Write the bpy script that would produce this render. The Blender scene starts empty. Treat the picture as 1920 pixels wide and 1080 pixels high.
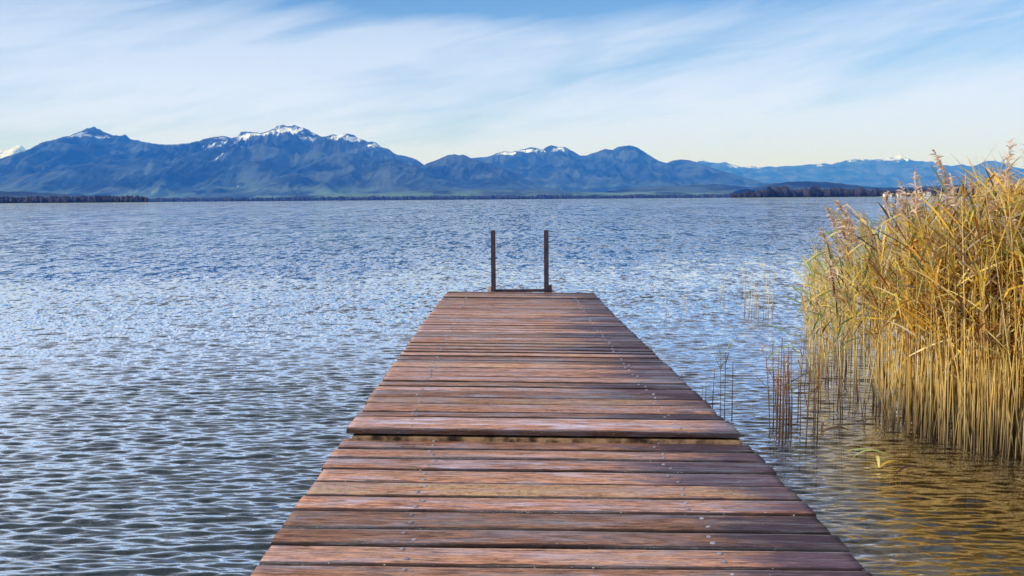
import bpy, math, random
import numpy as np
from mathutils import Matrix, Vector
R = math.radians
sc = bpy.context.scene
C = sc.collection

# ------------------------------------------------------------------ camera, sky, sun, exposure
F = 1844.0                                   # focal length in pixels of the 1920 wide photograph
CAM_H = 1.60
TILT, ROLL = 5.156, 0.0076
cam_d = bpy.data.cameras.new('camera'); cam = bpy.data.objects.new('camera', cam_d); C.objects.link(cam)
cam_d.sensor_width = 36; cam_d.lens = 36*F/1920; cam_d.clip_start = .05; cam_d.clip_end = 120000
sc.cycles.use_denoising = True
CM = Matrix.Rotation(R(90-TILT), 4, 'X') @ Matrix.Rotation(-ROLL, 4, 'Z')
cam.matrix_world = Matrix.Translation((0, 0, CAM_H)) @ CM
sc.camera = cam
SUN_EL, SUN_AZ = 33.0, -112.0                 # azimuth from +Y towards +X
sun_dir = Vector((math.sin(R(SUN_AZ))*math.cos(R(SUN_EL)), math.cos(R(SUN_AZ))*math.cos(R(SUN_EL)), math.sin(R(SUN_EL))))
sd = bpy.data.lights.new('sun', 'SUN'); sd.energy = 3.6; sd.angle = R(.5); sd.color = (1, .93, .82)
so = bpy.data.objects.new('sun', sd); C.objects.link(so); so.rotation_euler = sun_dir.to_track_quat('Z', 'Y').to_euler()
sc.view_settings.view_transform = 'Standard'; sc.view_settings.look = 'None'
sc.view_settings.exposure = 0.45; sc.view_settings.gamma = 1
sc.cycles.caustics_reflective = False; sc.cycles.caustics_refractive = False
sc.cycles.max_bounces = 6; sc.cycles.transparent_max_bounces = 12; sc.cycles.volume_bounces = 0
sc.cycles.sample_clamp_indirect = 4

def unproj(px, py, Y):
    """world point on the ray of photo pixel px,py at forward distance Y"""
    d = CM.to_3x3() @ Vector((px-960, 540-py, -F))
    return Vector((d.x/d.y*Y, Y, CAM_H + d.z/d.y*Y))
def on_water(px, py, z=0.0):
    d = CM.to_3x3() @ Vector((px-960, 540-py, -F))
    t = (z-CAM_H)/d.z
    return Vector((d.x*t, d.y*t, z))

class NT:
    """short hand for building node trees"""
    def __init__(s, tree): s.t = tree; s.n = tree.nodes; s.l = tree.links
    def a(s, kind, **kw):
        n = s.n.new(kind)
        for k, v in kw.items():
            if k.startswith('i_'): n.inputs[k[2:].replace('_', ' ')].default_value = v
            else: setattr(n, k, v)
        return n
    def L(s, a, b): s.l.new(a, b)
    def m(s, op, a, b=None, c=None, clamp=False):
        n = s.n.new('ShaderNodeMath'); n.operation = op; n.use_clamp = clamp
        for i, v in enumerate((a, b, c)):
            if v is None: continue
            if isinstance(v, (int, float)): n.inputs[i].default_value = v
            else: s.l.new(v, n.inputs[i])
        return n.outputs[0]
    def v(s, op, a, b=None):
        n = s.n.new('ShaderNodeVectorMath'); n.operation = op
        for i, v in enumerate((a, b)):
            if v is None: continue
            if isinstance(v, tuple): n.inputs[i].default_value = v
            else: s.l.new(v, n.inputs[i])
        return n.outputs[0]
    def ss(s, x, lo, hi):                      # smoothstep map
        n = s.n.new('ShaderNodeMapRange'); n.interpolation_type = 'SMOOTHSTEP'
        s.l.new(x, n.inputs[0]); n.inputs[1].default_value = lo; n.inputs[2].default_value = hi
        return n.outputs[0]
    def mix(s, f, a, b):
        n = s.n.new('ShaderNodeMix'); n.data_type = 'RGBA'
        for i, v in ((0, f), (6, a), (7, b)):
            if isinstance(v, (int, float)): n.inputs[i].default_value = v
            elif isinstance(v, tuple): n.inputs[i].default_value = v if len(v) == 4 else v+(1,)
            else: s.l.new(v, n.inputs[i])
        return n.outputs[2]
    def noise(s, vec, scale, detail=3, rough=.5, dist=0, out=0):
        n = s.n.new('ShaderNodeTexNoise'); n.inputs['Scale'].default_value = scale; n.inputs['Detail'].default_value = detail
        n.inputs['Roughness'].default_value = rough; n.inputs['Distortion'].default_value = dist
        s.l.new(vec, n.inputs['Vector']); return n.outputs[out]
    def map(s, vec, loc=(0,0,0), rot=(0,0,0), scale=(1,1,1)):
        n = s.n.new('ShaderNodeMapping'); n.inputs[1].default_value = loc; n.inputs[2].default_value = rot; n.inputs[3].default_value = scale
        s.l.new(vec, n.inputs[0]); return n.outputs[0]

w = bpy.data.worlds.new('World'); sc.world = w; w.use_nodes = True
t = NT(w.node_tree); t.n.clear()
sky = t.a('ShaderNodeTexSky', sky_type='NISHITA', sun_disc=False, sun_elevation=R(SUN_EL), sun_rotation=R(SUN_AZ),
          altitude=520, air_density=1.0, dust_density=.35, ozone_density=2.5)
g = t.a('ShaderNodeTexCoord')
sep = t.a('ShaderNodeSeparateXYZ'); t.L(g.outputs['Generated'], sep.inputs[0])
az_ = t.m('ARCTAN2', sep.outputs[0], sep.outputs[1]); el_ = t.m('ARCSINE', sep.outputs[2])
cb = t.a('ShaderNodeCombineXYZ'); t.L(az_, cb.inputs[0]); t.L(el_, cb.inputs[1]); t.L(t.m('MULTIPLY', sep.outputs[1], .2), cb.inputs[2])
p0 = cb.outputs[0]
p1 = t.map(t.map(p0, rot=(0, 0, R(-15))), loc=(.9, 3.2, 0), scale=(1.5, 9, 1))
p2 = t.map(t.map(p0, rot=(0, 0, R(-14))), loc=(4.1, 7.7, 0), scale=(4.0, 34, 1))
p3 = t.map(t.map(p0, rot=(0, 0, R(-7))), loc=(2.1, 1.7, 0), scale=(2.2, 26, 1))
n1 = t.noise(p1, 1.15, 4, .55, .5); n2 = t.noise(p2, 1.3, 6, .62, .9); n3 = t.noise(p3, 1.3, 6, .62, .9)
cov = t.m('ADD', t.m('MULTIPLY', n1, .62), t.m('ADD', t.m('MULTIPLY', n2, .19), t.m('MULTIPLY', n3, .19)))
cov = t.ss(cov, .36, .60)
def streak(a0, e0, ang, la, we):               # soft elongated field on the sky around azimuth a0, elevation e0
    q = t.map(p0, loc=(-a0, -e0, 0)); q = t.map(q, rot=(0, 0, R(-ang)), scale=(1/la, 1/we, 0))
    L2 = t.a('ShaderNodeVectorMath', operation='LENGTH'); t.L(q, L2.inputs[0])
    return t.m('EXPONENT', t.m('MULTIPLY', t.m('POWER', L2.outputs['Value'], 2.0), -1.0))
hole = t.m('ADD', t.m('MULTIPLY', streak(.06, .205, 12, .26, .028), 1.0), t.m('MULTIPLY', streak(.42, .155, 4, .22, .035), .26))
hole = t.m('ADD', hole, t.m('MULTIPLY', streak(-.40, .225, 8, .30, .034), .75))
band = t.m('ADD', t.m('MULTIPLY', streak(.10, .165, 11, .30, .020), .35), t.m('MULTIPLY', streak(-.42, .140, 14, .22, .025), .25))
cov = t.m('ADD', cov, t.m('SUBTRACT', band, hole), clamp=True)
hz = t.ss(sep.outputs[2], .22, .0)            # thin veil thickens towards the horizon
dens = t.m('ADD', t.m('MULTIPLY', cov, .66), t.m('MULTIPLY', hz, .62), clamp=True)
dens = t.m('MULTIPLY', dens, .93)
skyc = t.v('MULTIPLY', sky.outputs[0], (.056, .078, .108))
cloud = t.mix(hz, (.53, .62, .82), (.585, .675, 1.12))
up = t.m('ADD', 1.0, t.m('MULTIPLY', t.ss(sep.outputs[2], .20, .55), 1.9))
cs_ = t.a('ShaderNodeVectorMath', operation='SCALE'); t.L(cloud, cs_.inputs[0]); t.L(up, cs_.inputs['Scale']); cloud = t.mix(t.ss(sep.outputs[2], .2, .5), cs_.outputs[0], (1.10, 1.14, 1.20))
col = t.mix(dens, skyc, cloud)
bg = t.a('ShaderNodeBackground'); t.L(col, bg.inputs[0]); bg.inputs[1].default_value = 1.0
ow = t.a('ShaderNodeOutputWorld'); t.L(bg.outputs[0], ow.inputs[0])

# ------------------------------------------------------------------ helpers
def setp(o, label=None, cat=None, group=None, kind=None):
    if label: o['label'] = label
    if cat: o['category'] = cat
    if group: o['group'] = group
    if kind: o['kind'] = kind
    return o
def mesh_np(name, V, Fq, mat, parent=None, attrs=None, col=None, smooth=False, mats=None):
    """V (n,3) float, Fq (m,k) int with k 3 or 4"""
    V = np.asarray(V, np.float32); Fq = np.asarray(Fq, np.int32); k = Fq.shape[1]
    me = bpy.data.meshes.new(name)
    me.vertices.add(len(V)); me.vertices.foreach_set('co', V.ravel())
    me.loops.add(Fq.size); me.loops.foreach_set('vertex_index', Fq.ravel())
    me.polygons.add(len(Fq)); me.polygons.foreach_set('loop_start', np.arange(0, Fq.size, k, dtype=np.int32))
    me.polygons.foreach_set('loop_total', np.full(len(Fq), k, np.int32))
    if smooth: me.polygons.foreach_set('use_smooth', np.ones(len(Fq), bool))
    me.update(calc_edges=True)
    for an, av in (attrs or {}).items():
        at = me.attributes.new(an, 'FLOAT', 'POINT'); at.data.foreach_set('value', np.asarray(av, np.float32).ravel())
    if col is not None:
        at = me.attributes.new('Col', 'FLOAT_COLOR', 'POINT')
        c4 = np.ones((len(V), 4), np.float32); c4[:, :3] = col; at.data.foreach_set('color', c4.ravel())
    me.materials.append(mat)
    o = bpy.data.objects.new(name, me); C.objects.link(o)
    if parent: o.parent = parent
    return o
def grid_faces(nr, nc, wrap=False):
    r = np.arange(nr-1)[:, None]; c = np.arange(nc if wrap else nc-1)[None, :]
    c2 = (c+1) % nc
    a = r*nc+c; b = r*nc+c2; d = (r+1)*nc+c; e = (r+1)*nc+c2
    return np.stack([a, b, e, d], -1).reshape(-1, 4)
def empty(name, loc=(0,0,0), rz=0):
    o = bpy.data.objects.new(name, None); C.objects.link(o); o.location = loc; o.rotation_euler = (0, 0, rz); o.empty_display_size = .1
    return o
def sstep(x, a, b):
    q = np.clip((x-a)/(b-a), 0, 1); return q*q*(3-2*q)
rng0 = np.random.RandomState(5)
TAB = rng0.rand(512, 512).astype(np.float32)
def vnoise(x, y, seed=0):
    x = np.asarray(x, np.float64)+seed*17.13; y = np.asarray(y, np.float64)+seed*31.7
    xi = np.floor(x).astype(int); yi = np.floor(y).astype(int); fx = x-xi; fy = y-yi
    fx = fx*fx*(3-2*fx); fy = fy*fy*(3-2*fy)
    g = lambda a, b: TAB[a % 512, b % 512]
    return (g(xi, yi)*(1-fx)*(1-fy)+g(xi+1, yi)*fx*(1-fy)+g(xi, yi+1)*(1-fx)*fy+g(xi+1, yi+1)*fx*fy)
def fbm(x, y, oct=4, seed=0, ridge=False, gain=.5):
    s = 0; a = 1; tot = 0
    for o in range(oct):
        n = vnoise(x*2**o, y*2**o, seed+o*3)
        if ridge: n = 1-abs(2*n-1)
        s = s+a*n; tot += a; a *= gain
    return s/tot
def newmat(name):
    m = bpy.data.materials.new(name); m.use_nodes = True; m.node_tree.nodes.clear()
    t = NT(m.node_tree); out = t.a('ShaderNodeOutputMaterial'); return m, t, out
def attr(t, name, out=2):
    n = t.a('ShaderNodeAttribute', attribute_name=name); return n.outputs[out]

# ------------------------------------------------------------------ materials
def mat_mountain(name, forest, meadow, rock):
    m, t, out = newmat(name)
    geo = t.a('ShaderNodeNewGeometry'); pos = geo.outputs['Position']
    n = t.noise(t.map(pos, scale=(1, 1, 1.4)), .0016, 8, .68)
    nb = t.noise(pos, .0005, 5, .6)
    c = t.mix(t.ss(n, .40, .62), forest, rock)
    me = t.m('MULTIPLY', attr(t, 'meadow'), t.ss(t.noise(t.map(pos, loc=(900, 0, 0), scale=(1, .6, 3)), .0022, 6, .65), .46, .56))
    c = t.mix(me, c, meadow)
    ns = t.noise(t.map(pos, loc=(0, 500, 0), rot=(0, R(18), 0), scale=(1.5, .3, .55)), .0085, 6, .72)
    sn = t.m('ADD', attr(t, 'snow'), t.m('MULTIPLY', t.m('SUBTRACT', ns, .53), 2.6))
    sn = t.ss(sn, .42, .62)
    c = t.mix(t.m('MULTIPLY', sn, t.m('ADD', .35, t.m('MULTIPLY', t.ss(t.noise(t.map(pos, scale=(1.6, .4, .5)), .02, 4, .7), .38, .56), .6))), c, (.72, .78, .88))
    b = t.a('ShaderNodeBsdfPrincipled'); t.L(c, b.inputs['Base Color']); b.inputs['Roughness'].default_value = .9
    b.inputs['Specular IOR Level'].default_value = .1
    t.L(b.outputs[0], out.inputs[0]); return m
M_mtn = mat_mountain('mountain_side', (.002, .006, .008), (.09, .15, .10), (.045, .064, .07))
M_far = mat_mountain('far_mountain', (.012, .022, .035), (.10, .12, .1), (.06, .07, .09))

def mat_simple(name, c1, c2, scale, rough=.9, detail=5, spec=.2, lo=.35, hi=.65):
    m, t, out = newmat(name)
    geo = t.a('ShaderNodeNewGeometry'); n = t.noise(geo.outputs['Position'], scale, detail, .6)
    c = t.mix(t.ss(n, lo, hi), c1, c2)
    b = t.a('ShaderNodeBsdfPrincipled'); t.L(c, b.inputs['Base Color']); b.inputs['Roughness'].default_value = rough
    b.inputs['Specular IOR Level'].default_value = spec
    t.L(b.outputs[0], out.inputs[0]); return m
M_wood_far = mat_simple('winter_forest', (.010, .010, .015), (.040, .032, .032), .03)
M_trunk = mat_simple('tree_bark', (.06, .05, .04), (.12, .1, .08), .3)
M_white = mat_simple('white_render', (.75, .73, .68), (.82, .8, .76), .5)
M_roof = mat_simple('roof_tile', (.20, .09, .06), (.28, .13, .09), .8)
M_pane = mat_simple('window_glass', (.03, .04, .05), (.05, .06, .08), .8, rough=.1, spec=.5)
M_land = None
def mat_ground():
    m, t, out = newmat('ground_and_lake_bed')
    geo = t.a('ShaderNodeNewGeometry'); pos = geo.outputs['Position']
    sp = t.a('ShaderNodeSeparateXYZ'); t.L(pos, sp.inputs[0])
    weed = t.ss(t.noise(pos, 1.3, 6, .65, .4), .47, .56)
    sand = t.mix(t.noise(pos, 9, 5, .7), (.42, .28, .09), (.74, .54, .25))
    bed = t.mix(weed, sand, (.09, .075, .015))
    land = t.mix(t.ss(t.noise(pos, .004, 5, .6), .4, .6), (.05, .075, .03), (.14, .17, .06))
    c = t.mix(t.ss(sp.outputs[2], -.1, .3), bed, land)
    b = t.a('ShaderNodeBsdfPrincipled'); t.L(c, b.inputs['Base Color']); b.inputs['Roughness'].default_value = .95
    t.L(b.outputs[0], out.inputs[0]); return m
M_ground = mat_ground()

def mat_water():
    m, t, out = newmat('lake_water')
    geo = t.a('ShaderNodeNewGeometry'); pos = geo.outputs['Position']; N = geo.outputs['Normal']
    miss = attr(t, 'miss')
    def vec(scale, mp, det=2):
        c = t.noise(mp, scale, det, .65, out=1)
        return t.v('SUBTRACT', c, (.5, .5, .5))
    pa = t.map(pos, rot=(0, 0, R(6)), scale=(.45, 1, 1))
    a1 = vec(6.5, pa, 2); a2 = vec(.9, t.map(pos, loc=(5, 3, 0), rot=(0, 0, R(-9)), scale=(.5, 1, 1)), 3)
    a3 = vec(1.6, t.map(pos, loc=(50, 3, 0), scale=(1, .11, 1)), 4)
    s = t.v('ADD', t.v('MULTIPLY', a1, (1.2, 2.0, 0)), t.v('MULTIPLY', a2, (.5, .9, 0)))
    rg = attr(t, 'range')
    for c0, scl, ys, sx_, sy_ in ((2.7, 11., .36, 1.6, 3.2), (3.5, 5.5, .20, 1.2, 2.6), (4.4, 2.6, .13, 1.0, 2.2), (5.4, 1.0, .07, .9, 1.8), (6.6, .36, .045, .8, 1.5)):
        wgt = t.m('MAXIMUM', t.m('SUBTRACT', 1.0, t.m('MULTIPLY', t.m('ABSOLUTE', t.m('SUBTRACT', rg, c0)), .62)), 0.0)
        if c0 > 6.5: wgt = t.m('MAXIMUM', wgt, t.ss(rg, 6.2, 6.8))
        av = vec(scl, t.map(pos, loc=(c0*11, 3, 0), rot=(0, 0, R(c0*2-8)*.3), scale=(1, ys, 1)), 2)
        w2 = t.a('ShaderNodeVectorMath', operation='SCALE'); t.L(t.v('MULTIPLY', av, (sx_, sy_, 0)), w2.inputs[0]); t.L(wgt, w2.inputs['Scale'])
        s = t.v('ADD', s, w2.outputs[0])
    # wind patches: rougher and calmer areas of the lake
    pt = t.noise(t.map(pos, scale=(.3, 1, 1)), .012, 4, .6)
    k = t.m('MULTIPLY', miss, t.m('ADD', .55, t.m('MULTIPLY', t.ss(pt, .35, .65), .6)))
    sc_ = t.a('ShaderNodeVectorMath', operation='SCALE'); t.L(s, sc_.inputs[0]); t.L(k, sc_.inputs['Scale'])
    # fine ripples near by
    f1 = vec(9, t.map(pos, rot=(0, 0, R(4)), scale=(.35, 1, 1)), 2)
    s2 = t.v('ADD', sc_.outputs[0], t.v('MULTIPLY', f1, (.07, .12, 0)))
    Nn = t.v('NORMALIZE', t.v('ADD', N, s2))
    fr = t.a('ShaderNodeFresnel'); fr.inputs[0].default_value = 1.34; t.L(Nn, fr.inputs['Normal'])
    gl = t.a('ShaderNodeBsdfGlossy'); gl.inputs['Roughness'].default_value = .04; t.L(Nn, gl.inputs['Normal'])
    gl.inputs['Color'].default_value = (1, 1, 1, 1)
    tr = t.a('ShaderNodeBsdfTransparent'); tr.inputs[0].default_value = (.97, .90, .62, 1)
    df = t.a('ShaderNodeBsdfDiffuse'); df.inputs[0].default_value = (.009, .017, .020, 1)
    body = t.a('ShaderNodeMixShader'); t.L(attr(t, 'turbid'), body.inputs[0]); t.L(tr.outputs[0], body.inputs[1]); t.L(df.outputs[0], body.inputs[2])
    mx = t.a('ShaderNodeMixShader'); t.L(t.m('MINIMUM', t.m('MULTIPLY', t.m('POWER', fr.outputs[0], 1.4), 8.5), .97), mx.inputs[0]); t.L(body.outputs[0], mx.inputs[1]); t.L(gl.outputs[0], mx.inputs[2])
    t.L(mx.outputs[0], out.inputs[0]); return m
M_water = mat_water()

def mat_deck(name, face=False):
    m, t, out = newmat(name)
    oi = t.a('ShaderNodeObjectInfo'); tc = t.a('ShaderNodeTexCoord'); ob = tc.outputs['Object']
    rv = t.a('ShaderNodeCombineXYZ'); t.L(t.m('MULTIPLY', oi.outputs['Random'], 57.0), rv.inputs[0]); t.L(t.m('MULTIPLY', oi.outputs['Random'], 91.0), rv.inputs[1])
    p = t.v('ADD', ob, rv.outputs[0])
    sp = t.a('ShaderNodeSeparateXYZ'); t.L(ob, sp.inputs[0])
    cs = t.a('ShaderNodeSeparateColor'); t.L(oi.outputs['Color'], cs.inputs[0])
    warp = t.noise(t.map(p, scale=(1.5, 5, 5)), 1, 3, .6)
    wv = t.a('ShaderNodeCombineXYZ'); t.L(t.m('MULTIPLY', warp, .05), wv.inputs[1])
    pw = t.v('ADD', p, wv.outputs[0])
    g1 = t.noise(t.map(pw, scale=(9, 66, 66)), 1, 7, .80)
    g2 = t.noise(t.map(pw, scale=(16, 230, 230)), 1, 4, .7)
    blot = t.noise(t.map(p, scale=(2.2, 12, 12)), 1.0, 6, .70, .6)
    blot2 = t.noise(t.map(p, loc=(7, 3, 0), scale=(2.5, 9, 9)), 1.0, 5, .65, .3)
    spk = t.noise(p, 42, 5, .75)
    c = t.mix(t.ss(g1, .32, .68), (.055, .016, .012), (.72, .35, .21))       # red brown, stretched grain
    c = t.mix(t.m('MULTIPLY', t.ss(g2, .5, .72), .55), c, (.10, .035, .035))
    # weathered lilac grey with pale sky sheen painted in, and golden worn areas
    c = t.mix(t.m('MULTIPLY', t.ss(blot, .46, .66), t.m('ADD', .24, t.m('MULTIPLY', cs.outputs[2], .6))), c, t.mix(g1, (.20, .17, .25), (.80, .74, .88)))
    c = t.mix(t.m('MULTIPLY', t.ss(t.m('ADD', t.m('MULTIPLY', blot2, .6), t.m('MULTIPLY', spk, .4)), .42, .64), t.m('MULTIPLY', cs.outputs[1], .75)), c, t.mix(t.ss(spk, .4, .6), (.30, .17, .05), (.72, .52, .24)))
    # knots
    vo = t.a('ShaderNodeTexVoronoi', feature='F1'); vo.inputs['Scale'].default_value = 1.0
    t.L(t.map(p, scale=(1.9, 6.5, 1)), vo.inputs['Vector'])
    sz = t.noise(t.map(p, scale=(1, 3, 1)), .8, 1)
    kn = t.ss(vo.outputs['Distance'], .15, .05)
    ring = t.m('SINE', t.m('MULTIPLY', vo.outputs['Distance'], 130))
    kc = t.mix(t.ss(ring, -.6, .9), (.05, .022, .022), (.40, .22, .14))
    c = t.mix(t.m('MULTIPLY', kn, t.ss(sz, .44, .50)), c, kc)
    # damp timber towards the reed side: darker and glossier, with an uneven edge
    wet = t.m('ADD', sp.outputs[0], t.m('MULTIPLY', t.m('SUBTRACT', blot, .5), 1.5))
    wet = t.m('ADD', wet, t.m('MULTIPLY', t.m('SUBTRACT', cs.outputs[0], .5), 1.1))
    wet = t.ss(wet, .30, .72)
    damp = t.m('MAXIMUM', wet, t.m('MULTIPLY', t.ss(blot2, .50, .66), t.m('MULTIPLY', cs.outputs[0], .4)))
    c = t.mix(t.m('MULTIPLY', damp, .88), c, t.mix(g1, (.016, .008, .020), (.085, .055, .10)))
    # near edge darkened to deepen the gaps; pale sky highlight painted along far edge
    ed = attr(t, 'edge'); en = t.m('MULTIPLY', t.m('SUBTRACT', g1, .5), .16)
    c = t.mix(t.m('MULTIPLY', t.ss(t.m('ADD', ed, en), -.36, -.48), .9), c, (.018, .008, .008))
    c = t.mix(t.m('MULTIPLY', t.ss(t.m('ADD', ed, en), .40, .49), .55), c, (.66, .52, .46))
    # drying cracks along the grain
    ck = t.noise(t.map(pw, loc=(3, 9, 0), scale=(1.4, 34, 34)), 1, 2, .5); ck = t.m('ABSOLUTE', t.m('SUBTRACT', ck, .5))
    cm = t.m('MULTIPLY', t.ss(ck, .010, .003), t.ss(t.noise(t.map(p, loc=(1, 4, 0), scale=(1.5, 5, 5)), 1, 2), .50, .60))
    c = t.mix(t.m('MULTIPLY', cm, .85), c, (.02, .010, .010))
    # pits and dirt
    c = t.mix(t.m('MULTIPLY', t.ss(spk, .56, .66), .45), c, (.05, .022, .02))
    # pale lichen specks
    c = t.mix(t.ss(t.noise(p, 70, 2, .5), .73, .77), c, (.62, .60, .52))
    tone = t.a('ShaderNodeVectorMath', operation='SCALE'); t.L(c, tone.inputs[0]); t.L(t.m('ADD', .46, t.m('MULTIPLY', oi.outputs['Random'], .60)), tone.inputs['Scale']); c = tone.outputs[0]
    b = t.a('ShaderNodeBsdfPrincipled'); t.L(c, b.inputs['Base Color'])
    sheen = t.ss(t.noise(t.map(p, loc=(4, 8, 0), scale=(1.3, 14, 14)), 1.0, 6, .68), .48, .60)
    t.L(t.m('SUBTRACT', .66, t.m('MULTIPLY', sheen, .44)), b.inputs['Roughness'])
    t.L(t.m('ADD', .18, t.m('MULTIPLY', sheen, .75)), b.inputs['Specular IOR Level'])
    bp = t.a('ShaderNodeBump'); bp.inputs['Strength'].default_value = .85; bp.inputs['Distance'].default_value = .006
    hh = t.m('ADD', t.m('MULTIPLY', g1, .8), t.m('ADD', t.m('MULTIPLY', g2, .35), t.m('MULTIPLY', blot, .9)))
    t.L(hh, bp.inputs['Height']); t.L(bp.outputs[0], b.inputs['Normal'])
    t.L(b.outputs[0], out.inputs[0]); return m
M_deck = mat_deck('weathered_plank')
M_dark = mat_simple('dark_wet_timber', (.035, .018, .022), (.10, .055, .06), 14, rough=.5, spec=.5)
M_post = mat_simple('ladder_timber', (.018, .009, .014), (.050, .026, .032), 9, rough=.45, spec=.5)
M_block = mat_simple('pale_block', (.025, .013, .008), (.30, .19, .10), 12)
M_brk = mat_simple('pale_timber', (.30, .24, .20), (.48, .40, .34), 25, rough=.7)
M_nail = mat_simple('galvanised_nail', (.10, .09, .11), (.26, .25, .29), 60, rough=.35, spec=.8)

def mat_reed():
    m, t, out = newmat('reed')
    oi = t.a('ShaderNodeObjectInfo'); geo = t.a('ShaderNodeNewGeometry')
    at = t.a('ShaderNodeAttribute', attribute_name='Col')
    n = t.noise(geo.outputs['Position'], 35, 3, .6)
    v = t.m('ADD', .72, t.m('MULTIPLY', n, .56))
    sc_ = t.a('ShaderNodeVectorMath', operation='SCALE'); t.L(at.outputs['Color'], sc_.inputs[0]); t.L(v, sc_.inputs['Scale'])
    c = sc_.outputs[0]
    d = t.a('ShaderNodeBsdfPrincipled'); t.L(c, d.inputs['Base Color']); d.inputs['Roughness'].default_value = .5
    tl = t.a('ShaderNodeBsdfTranslucent'); t.L(c, tl.inputs[0])
    mx = t.a('ShaderNodeMixShader'); mx.inputs[0].default_value = .48
    t.L(d.outputs[0], mx.inputs[1]); t.L(tl.outputs[0], mx.inputs[2]); t.L(mx.outputs[0], out.inputs[0]); return m
M_reed = mat_reed()

# ------------------------------------------------------------------ ground sheet (lake bed, far shore and plain) and water
def shore_r(az):                              # az in degrees from +Y, + to the right
    s = 6000 - 3700*sstep(-az, 19.2, 19.6)
    return s - 3700*sstep(az, 12.0, 13.5)
azs = np.radians(np.concatenate([np.arange(-180, -40, 4.), np.arange(-40, 40, .2), np.arange(40, 180, 4.)]))
rr = np.concatenate([[0.3], np.geomspace(1, 1500, 90), np.arange(1600, 6600, 50), np.geomspace(6700, 60000, 18)])
AZ, RR = np.meshgrid(azs, rr)
GX, GY = RR*np.sin(AZ), RR*np.cos(AZ)
sh = shore_r(np.degrees(AZ))
depth = .55 + .5*sstep(2.6-GX, 0, 4) + .03*np.clip(RR-8, 0, 200) + .12*(fbm(GX*.8, GY*.8, 3)-.5)
GZ = np.where(RR < sh-150, -depth, -6 + 6.8*sstep(RR, sh-150, sh+20)) + sstep(RR, 6600, 12000)*14
gob = mesh_np('ground', np.stack([GX, GY, GZ], -1).reshape(-1, 3), grid_faces(len(rr), len(azs), True), M_ground, smooth=True)
setp(gob, 'low plain beyond the lake and the pale weedy lake bed below the water', 'ground', kind='structure')

def build_water():
    # rows follow the size a row would have at eye height: dense near, coarse far
    y0 = np.concatenate([[2600, 2100, 1700, 1450, 1250], np.arange(1120, 381, -.42)])
    d1 = CAM_H*F/(y0-374)
    d = np.concatenate([[.3], d1, np.geomspace(d1[-1]*1.03, 6100, 110)])
    a = np.radians(np.concatenate([np.arange(-180, -45, 5.), np.arange(-45, -31, .5), np.arange(-31, 31, .075), np.arange(31, 45, .5), np.arange(45, 180, 5.)]))
    A, D = np.meshgrid(a, d)
    X, Y = D*np.sin(A), D*np.cos(A)
    sp_ = np.gradient(d)[:, None]*np.ones_like(X)
    spx = D*np.radians(.075)
    rs = np.random.RandomState(11)
    Z = np.zeros_like(X); var = 0.; got = np.zeros_like(X)
    NW = 64
    # shelter: calmer and finer ripples in the lee of the reeds
    shel = sstep(X, 1.2, 2.6)*(1-sstep(Y, 7, 13))
    patch = .60 + .8*fbm(X*.12, Y*.22, 3, 9)
    for i in range(NW):
        lam = .04*(.62/.04)**(i/(NW-1))*rs.uniform(.92, 1.08)
        th = rs.normal(0, .22) + .05
        k = 2*math.pi/lam
        slope = .078*(.04+.96*math.exp(-((math.log(lam/.088))**2)/.55))
        kx, ky = k*math.sin(th), k*math.cos(th)
        ph = rs.uniform(0, 6.283)
        eff = np.maximum(sp_*abs(ky), spx*abs(kx))/(2*math.pi)      # cycles per grid step
        fade = 1-sstep(eff, .28, .46)
        amp = slope/k
        wv = np.sin(kx*X+ky*Y+ph + .35*np.sin(.37*k*X*.3+ph))
        loc = 1-shel*(.72 if lam > .16 else .35)
        Z += amp*fade*loc*(wv + .30*np.cos(2*(kx*X+ky*Y+ph)))*patch
        var += slope**2; got += (slope*fade)**2
    miss = np.clip(1.25*np.sqrt(np.clip(1-got/var, 0, 1)), 0, 1)
    Z -= 0
    turb = 1 - sstep(X, .9, 2.4)*(1-sstep(Y, 7.5, 10.5))*.92
    turb = np.clip(turb, 0, 1)
    o = mesh_np('water', np.stack([X, Y, Z], -1).reshape(-1, 3), grid_faces(len(d), len(a), True), M_water, attrs={'miss': miss, 'turbid': turb, 'range': np.log(np.maximum(D, 1))}, smooth=True)
    setp(o, 'wide blue lake with small wind ripples', 'water', kind='structure')
build_water()

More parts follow.
